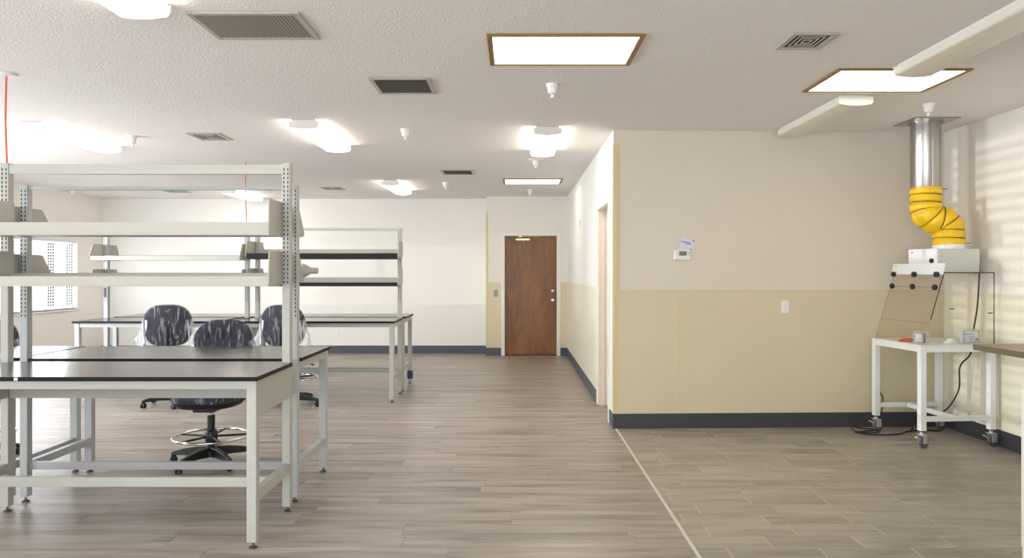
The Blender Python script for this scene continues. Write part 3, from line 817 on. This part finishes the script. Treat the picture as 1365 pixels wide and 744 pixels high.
e.tube([(sx1-.0, CD-.014, HT), (sx0, CD-.014, .004)], .003, 6)
e.tube([(CW-.01, CD-.014, HT), (CW-.01, CD-.014, .004)], .0025, 6)
e.build('sash_seam', m_grey, hood)
hd = MB().prism([(sx1-.022, HT-.012), (sx1-.014, HT-.014), (sx1+.004, HT+.078), (sx1-.004, HT+.080)], 'y', .0, CD-.0).build('header', m_hoodw, hood, bevel=.002)
kn = None
for f_ in (.98, .80):
    for y_ in (.055, CD*.5, CD-.055):
        sx = sx0+f_*(sx1-sx0); R = Matrix.Rotation(-PI/2, 3, 'Y')
        o = MB().lathe([(.022, 0), (.024, .008), (.022, .022), (.012, .026)], (sx-(.022 if f_ > .9 else .004), y_, f_*HT), 14, R).build('knob', m_black, hood, smooth=True)
MB().box(.03-.0, .036, CD-.09, CD-.07, HT+.055-.0, HT+.06).build('maker_plate', m_grey, hood).location = (.165, .03, 0)
for z_, x_ in ((.5*HT, .27), (.44*HT, CW-.045)):
    MB().box(x_-.02, x_+.02, .006, .012, z_-.004, z_+.004).build('panel_clip', m_acedge, hood)
bx0, bx1, by0, by1, bz0, bz1 = .245, .615, .15, .50, HT+.0065, HT+.20
bl = MB().box(bx0, bx1, by0, by1, bz0, bz1).build('blower_box', m_hoodg, hood, bevel=.004)
MB().box(bx0-.012, bx0-.0005, by0-.01, by1+.01, bz0+.002, bz1+.003).build('front_plate', m_hoodw, bl, bevel=.002)
MB().lathe([(.019, 0), (.019, .014), (.010, .022)], (bx0-.012, by0+.045, bz0+.095), 16, Matrix.Rotation(-PI/2, 3, 'Y')).build('dial', m_black, bl, smooth=True)
MB().box(bx0-.0135, bx0-.012, by1-.055, by1-.02, bz1-.028, bz1-.02).build('plate_mark', m_ink, bl)
MB().box(sx1-.0075, sx1-.0065, CD-.06, CD-.03, HT+.058, HT+.064).build('header_mark', m_ink, hood)
cx, cy = .452, .30
MB().lathe([(.13, bz1), (.13, bz1+.012), (.122, bz1+.014), (.122, bz1+.055)], (cx, cy, 0), 30).build('outlet_collar', m_hoodw, bl, smooth=True)
# world place of the collar
Mc = Matrix.Translation((3.235, 5.795, ZT+.0035)) @ Matrix.Rotation(CR, 4, 'Z')
pc = Mc @ Vector((cx, cy, bz1+.05))

# steel duct and yellow hose
DX, DY = 3.49, 6.18
duct = thing('exhaust_duct', 'vertical bare steel exhaust duct with square flange against the ceiling', 'duct', (DX, DY, H))
MB().lathe([(.1145, -.58), (.1165, -.575), (.1165, -.012), (.1165, -.004)], seg=40).build('pipe', m_steel, duct, smooth=True)
f = MB().box(-.185, .185, -.19, .17, -.010, -.002).build('flange', m_steel, duct)
MB().lathe([(.135, -.024), (.135, -.01)], seg=36).build('collar', m_steel, duct, smooth=True)
MB().tube([(-.004, -.118, -.03), (-.004, -.118, -.57)], .003, 6).build('seam', m_steel, duct)
hose = thing('flexible_hose', 'yellow spiral exhaust hose bent between steel duct and hood blower', 'hose', (DX, DY, pc.z))
def hz(px, py, f_):  # path laid out around two bend centres
    return None
top_z = H-.56-pc.z
dx, dy = pc.x-DX, pc.y-DY
mid = 1.855-pc.z
R_ = dx/2/(1-math.cos(math.radians(84)))
vs = R_*math.sin(math.radians(84))
P = [Vector((0, 0, top_z)), Vector((0, 0, (top_z+mid+vs)/2))]
for k in range(0, 8):
    a_ = PI+k*math.radians(12); P.append(Vector((R_+R_*math.cos(a_), 0, mid+vs+R_*math.sin(a_))))
for k in range(1, 8):
    a_ = math.radians(84)-k*math.radians(12); P.append(Vector((dx-R_+R_*math.cos(a_), 0, mid-vs+R_*math.sin(a_))))
P.append(Vector((dx, 0, (mid-vs)/2))); P.append(Vector((dx, 0, -.03)))
for i, p in enumerate(P): p.y = dy*i/(len(P)-1)
fine = smoothpath(P, 6)
Ls = [0]
for a_, b_ in zip(fine, fine[1:]): Ls.append(Ls[-1]+(b_-a_).length)
tot = Ls[-1]
def rad(t):
    i = min(int(t*(len(Ls)-1)), len(Ls)-1); s_ = Ls[i]/tot*11
    return .119+.006*abs(math.sin(PI*s_))+.003*math.sin(37*t)
# even out path samples
def at_len(s_):
    for i in range(1, len(Ls)):
        if Ls[i] >= s_: 
            u = (s_-Ls[i-1])/max(1e-9, Ls[i]-Ls[i-1]); return fine[i-1].lerp(fine[i], u)
    return fine[-1]
N = 110; even = [at_len(tot*i/N) for i in range(N+1)]
MB().tube(even, lambda t: .113+.013*abs(math.sin(PI*t*9))**.7, 40).build('sleeve', m_yellow, hose, smooth=True)
# wire rings
for k in range(1, 9):
    i = int(N*k/9); p = even[i]; t_ = (even[min(i+1, N)]-even[i-1]).normalized()
    u = Vector((0, 1, 0)); u = (u-t_*u.dot(t_)).normalized(); w_ = t_.cross(u)
    MB().tube([p+(u*math.cos(2*PI*j/40)+w_*math.sin(2*PI*j/40))*.1175+t_*.006*math.sin(2*PI*j/40) for j in range(40)], .0038, 6, True).build('wire_rib', m_coil, hose, smooth=True)
def band(z, x, y):
    o = MB().lathe([(.122, z-.008), (.124, z-.007), (.124, z+.007), (.122, z+.008)], (x, y, 0), 36).build('clamp_band', m_brass, hose, smooth=True)
    MB().box(x+.10, x+.14, y-.075, y-.055, z-.006, z+.006).build('clamp_screw', m_grey, o)
band(top_z-.02, 0, 0); band(.0, dx, dy)

# power cord of the hood, over the side and down behind the table
bl_w = Mc @ Vector((bx1, .30, bz0+.06))
P = [Mc @ Vector(p) for p in ((bx1+.003, .17, bz0+.075), (bx1+.03, .10, bz0+.085), (bx1+.035, .0, bz0+.05), (bx1-.0, -.035, .30), (.585, -.03, .25-.02), (.52, -.02, .12))]
P = [Mc @ Vector(p) for p in ((bx1+.002, .20, bz0+.075), (bx1+.022, .20, bz0+.09), (bx1+.034, .20, bz0+.04), (bx1+.004+.03, .20, HT-.02), (bx1+.032, .22, .30), (bx1+.03, .26, .10), (bx1+.035, .30, -.10), (bx1-.04, .33, -.22), (bx1-.03, .36, -.42), (bx1-.10, .42, -.60), (bx1-.2, .50, -.67), (bx1-.28, .56, -.76), (bx1-.30, .60, -.812))]
Mi = Mc.inverted(); MB().tube(smoothpath([Mi @ p for p in P], 7), .0065, 8).build('power_cord', m_black, bl, smooth=True)
# coiled cable on the floor by the wall outlet
P = [(3.29, 6.56, .33), (3.315, 6.55, .27), (3.29, 6.54, .12), (3.22, 6.50, .012), (3.1, 6.42, .009), (2.98, 6.36, .012), (3.02, 6.30, .022), (3.16, 6.33, .015), (3.2, 6.45, .014), (3.08, 6.5, .02), (2.98, 6.46, .04), (3.0, 6.35, .012), (3.12, 6.27, .009), (3.32, 6.30, .009), (3.45, 6.40, .009), (3.62, 6.46, .009), (3.76, 6.42, .009)]
tag(MB().tube(smoothpath([(x, min(y, yn(x)-.035), z) for x, y, z in P], 8), .0055, 8).build('floor_cable', m_black, smooth=True), 'black cable coiled on the tile floor beside the cart caster by the wall', 'cable')

# things on the cart
def clearbox(name, label, loc, rz, sx, sy, sz, extra):
    r = thing(name, label, 'box', loc, rz)
    MB().box(-sx/2, sx/2, -sy/2, sy/2, 0, sz).build('body', m_box, r, bevel=.003)
    extra(r); return r
def ex1(r):
    MB().box(-.062, .062, -.0035, .0035, .015, .105).build('insert', m_paper, r)
    MB().box(-.045, .045, -.006, -.004, .075, .08).build('ink_line', m_ink, r)
    for q in ((-.07, -.02), (.06, .08)): pass
    e_ = MB()
    for z_ in (.012, .108): e_.box(-.066, .066, -.052, -.048, z_, z_+.004)
    for x_ in (-.066, .062): e_.box(x_, x_+.004, -.052, -.048, .012, .112)
    e_.box(-.03, .03, -.052, -.049, .06, .063); e_.box(-.03, .02, -.052, -.049, .048, .051); e_.box(.035, .055, -.052, -.049, .03, .05)
    e_.build('drawn_outline', m_grey, r)
p1 = Mc @ Vector((.46, .09, 0))
clearbox('clear_box', 'clear plastic box with printed outline on the right of the cart table', (p1.x, p1.y, ZT+.0035), CR, .15, .10, .12, ex1)
p2 = Mc @ Vector((.045, .115, 0))
def ex2(r):
    MB().lathe([(.018, 0), (.018, .07), (.012, .075)], (.015, 0, .01), 14).build('dark_vial', m_black, r, smooth=True)
    MB().box(-.03, -.01, -.03, .03, .02, .08).build('insert', m_paper, r)
clearbox('small_clear_box', 'small clear acrylic box at the front corner of the cart table', (p2.x+.03, p2.y-.01, ZT+.0035), CR+.15, .085, .09, .105, ex2)
p3 = Mc @ Vector((.135, .31, 0))
o = superell(.05, .035, .014, .6, .8, 20, 8, lambda p: p+Vector((0, 0, .015))).build('red_tool', m_red, smooth=True)
o.location = (p3.x-.04, p3.y+.0, ZT+.0035); o.rotation_euler = (0, 0, .4); tag(o, 'orange red plastic piece lying on the cart table under the hood', 'tool')
MB().tube([(-.04, 0, .012), (-.085, .015, .010)], .009, 8).build('handle', m_red, o)
p4 = Mc @ Vector((.34, .12, 0))
o = MB().box(-.04, .04, -.03, .03, 0, .018); o.box(-.02, .03, -.02, .02, .018, .04)
o = o.build('white_adapter', m_hoodw, bevel=.004); o.location = (p4.x, p4.y, ZT+.0035); o.rotation_euler = (0, 0, .3); tag(o, 'small white adapter between the two clear boxes on the cart', 'adapter')
p5 = Mc @ Vector((.28, .36, 0))
o = MB().prism([(-.10, -.16), (.12, -.15), (.11, .16), (-.11, .14)], 'z', 0, .002).build('clear_sheet', m_paper); o.location = (p5.x, p5.y, ZT+.0036); tag(o, 'flat white sheet lying in the middle of the cart table', 'sheet')

# ---------------------------------------------------------------- wall plates
def outlet(name, label, loc, rz, cat='outlet', mm=None, kind='duplex', plug=False):
    """local: face towards -y"""
    mm = mm or m_sprk
    r = thing(name, label, cat, loc, rz, 'wall plates')
    MB().box(-.036, .036, -.006, -.0005, -.058, .058).build('plate', mm, r, bevel=.003)
    if kind == 'duplex':
        for z_ in (-.024, .024):
            f_ = MB().box(-.016, .016, -.0085, -.0055, z_-.014, z_+.014).build('socket', mm, r, bevel=.002)
            k_ = MB(); k_.box(-.007, -.005, -.0092, -.0083, z_-.003, z_+.006); k_.box(.005, .007, -.0092, -.0083, z_-.003, z_+.006)
            k_.build('slot', m_black, f_)
    elif kind == 'rocker':
        MB().box(-.016, .016, -.009, -.0055, -.033, .033).build('rocker', mm, r, bevel=.002)
        for z_ in (-.012, .012): MB().box(-.006, .006, -.0095, -.0085, z_-.002, z_+.002).build('slot', m_grey, r)
    else:
        MB().box(-.005, .005, -.016, -.0055, -.010, .012).build('toggle', mm, r, bevel=.001)
    if plug: MB().box(-.013, .013, -.035, -.009, -.036, -.010).build('plug', m_black, r, bevel=.003)
    return r
x_ = (1046-686)*yn(2.43)/970
outlet('wall_socket', 'white decorator plate on the yellow panel, right of the thermostat', (x_, yn(x_)-.005, 1.41-46*yn(2.43)/970), ANG, 'switch', kind='rocker')
x_ = 3.29
outlet('wall_outlet', 'white outlet with black plug, low on the yellow wall behind the cart leg', (x_, yn(x_)-.005, .32), ANG, plug=True)
outlet('wall_outlet', 'white outlet low on the right wall behind the cart leg', (XR-.005, 6.0-.03, .315), -PI/2)
outlet('wall_outlet', 'white outlet on the far white wall below the far bench top', (-3.08, YF, .36), 0)
outlet('wall_outlet', 'white outlet on the far wall near the right bench leg', (-2.20, YF, .36), 0)
outlet('light_switch', 'grey light switch plate beside the brown door', (-.315, YA-.004, 1.055), 0, 'switch', m_grey, 'toggle')
r = thing('wall_sensor', 'small white wall sensor high on the corridor wall', 'sensor', (XC, 9.9, 2.07), -PI/2)
MB().box(-.03, .03, -.02, -.0005, -.045, .045).build('case', m_sprk, r, bevel=.006)

# thermostat with leaflet behind it
tx = (909.5-686)*yn(1.5)/970; ty = yn(tx)
r = thing('thermostat', 'white thermostat with grey display on the upper partition wall', 'thermostat', (tx, ty, 1.41+23.5*ty/970), ANG)
MB().box(-.080, .074, -.026, -.0005, -.052, .045).build('case', m_sprk, r, bevel=.012, seg=3)
MB().box(-.035, .034, -.0275, -.0258, -.010, .030).build('display', m_lcd, r)
for z_ in (.02, .005): MB().box(.048, .060, -.0275, -.0258, z_-.003, z_+.003).build('button', m_grey, r)
r = thing('leaflet', 'white leaflet with blue print stuck to the wall behind the thermostat', 'leaflet', (tx+.045, ty, 1.41+37*ty/970), ANG)
R = Matrix.Rotation(-.22, 3, 'Y').inverted()
R = Matrix.Rotation(.22, 3, 'Y')
MB().obox((0, -.006, 0), (.14, .0015, .11), R).build('sheet', m_paper, r)
MB().obox((-.012, -.0075, .02), (.09, .0008, .007), R).build('printed_line', m_ink, r)
MB().obox((.005, -.0075, .004), (.05, .0008, .005), R).build('printed_line', m_ink, r)
MB().lathe([(.006, 0), (.006, .004)], (.055, -.007, .032), 12, RX).build('pin', m_black, r)
MB().lathe([(.005, 0), (.005, .004)], (.03, -.007, -.045), 12, RX).build('pin', m_black, r)

# ---------------------------------------------------------------- worktop along the right wall, white cabinet nearer
wt = thing('wall_counter', 'brown laminate counter fixed to the right wall at the photo edge', 'counter', (XR, 4.2, 0))
pts = [(-.735, -1.0), (-.006, -1.0), (-.006, .92), (-.68, .92), (-.715, .905), (-.735, .87)]
o = MB().prism(pts, 'z', .868, .908).build('worktop', [m_lam, m_lamedge], wt, bevel=.004)
for p in o.data.polygons:
    if abs(p.normal.z) < .5: p.material_index = 1
MB().box(-.04, -.006, -1.0, .9, .80, .867).build('wall_cleat', m_trimw, wt)
for y_ in (-.95, -.3):
    MB().prism([(-.006, .867), (-.5, .867), (-.5, .85), (-.04, .55), (-.006, .55)], 'y', y_-.015, y_+.015).build('bracket', m_trimw, wt)
cb = thing('base_cabinet', 'white cabinet side panel cut off by the right photo edge', 'cabinet', (2.44, 2.9, 0))
MB().box(0, .6, -.5, .6, .0, .868).build('body', m_trimw, cb, bevel=.003)
o = MB().box(.03, .62, -.52, .585, .8685, .90).build('counter_top', m_lam, cb, bevel=.003)
for i in range(2):
    d_ = MB().box(-.018, -.001, -.48+i*.54, .04+i*.54, .1, .85).build('cabinet_door', m_trimw, cb, bevel=.002)
    if i == 0: MB().box(-.03, -.018, -.02, .0, .6, .75).build('handle', m_grey, d_)
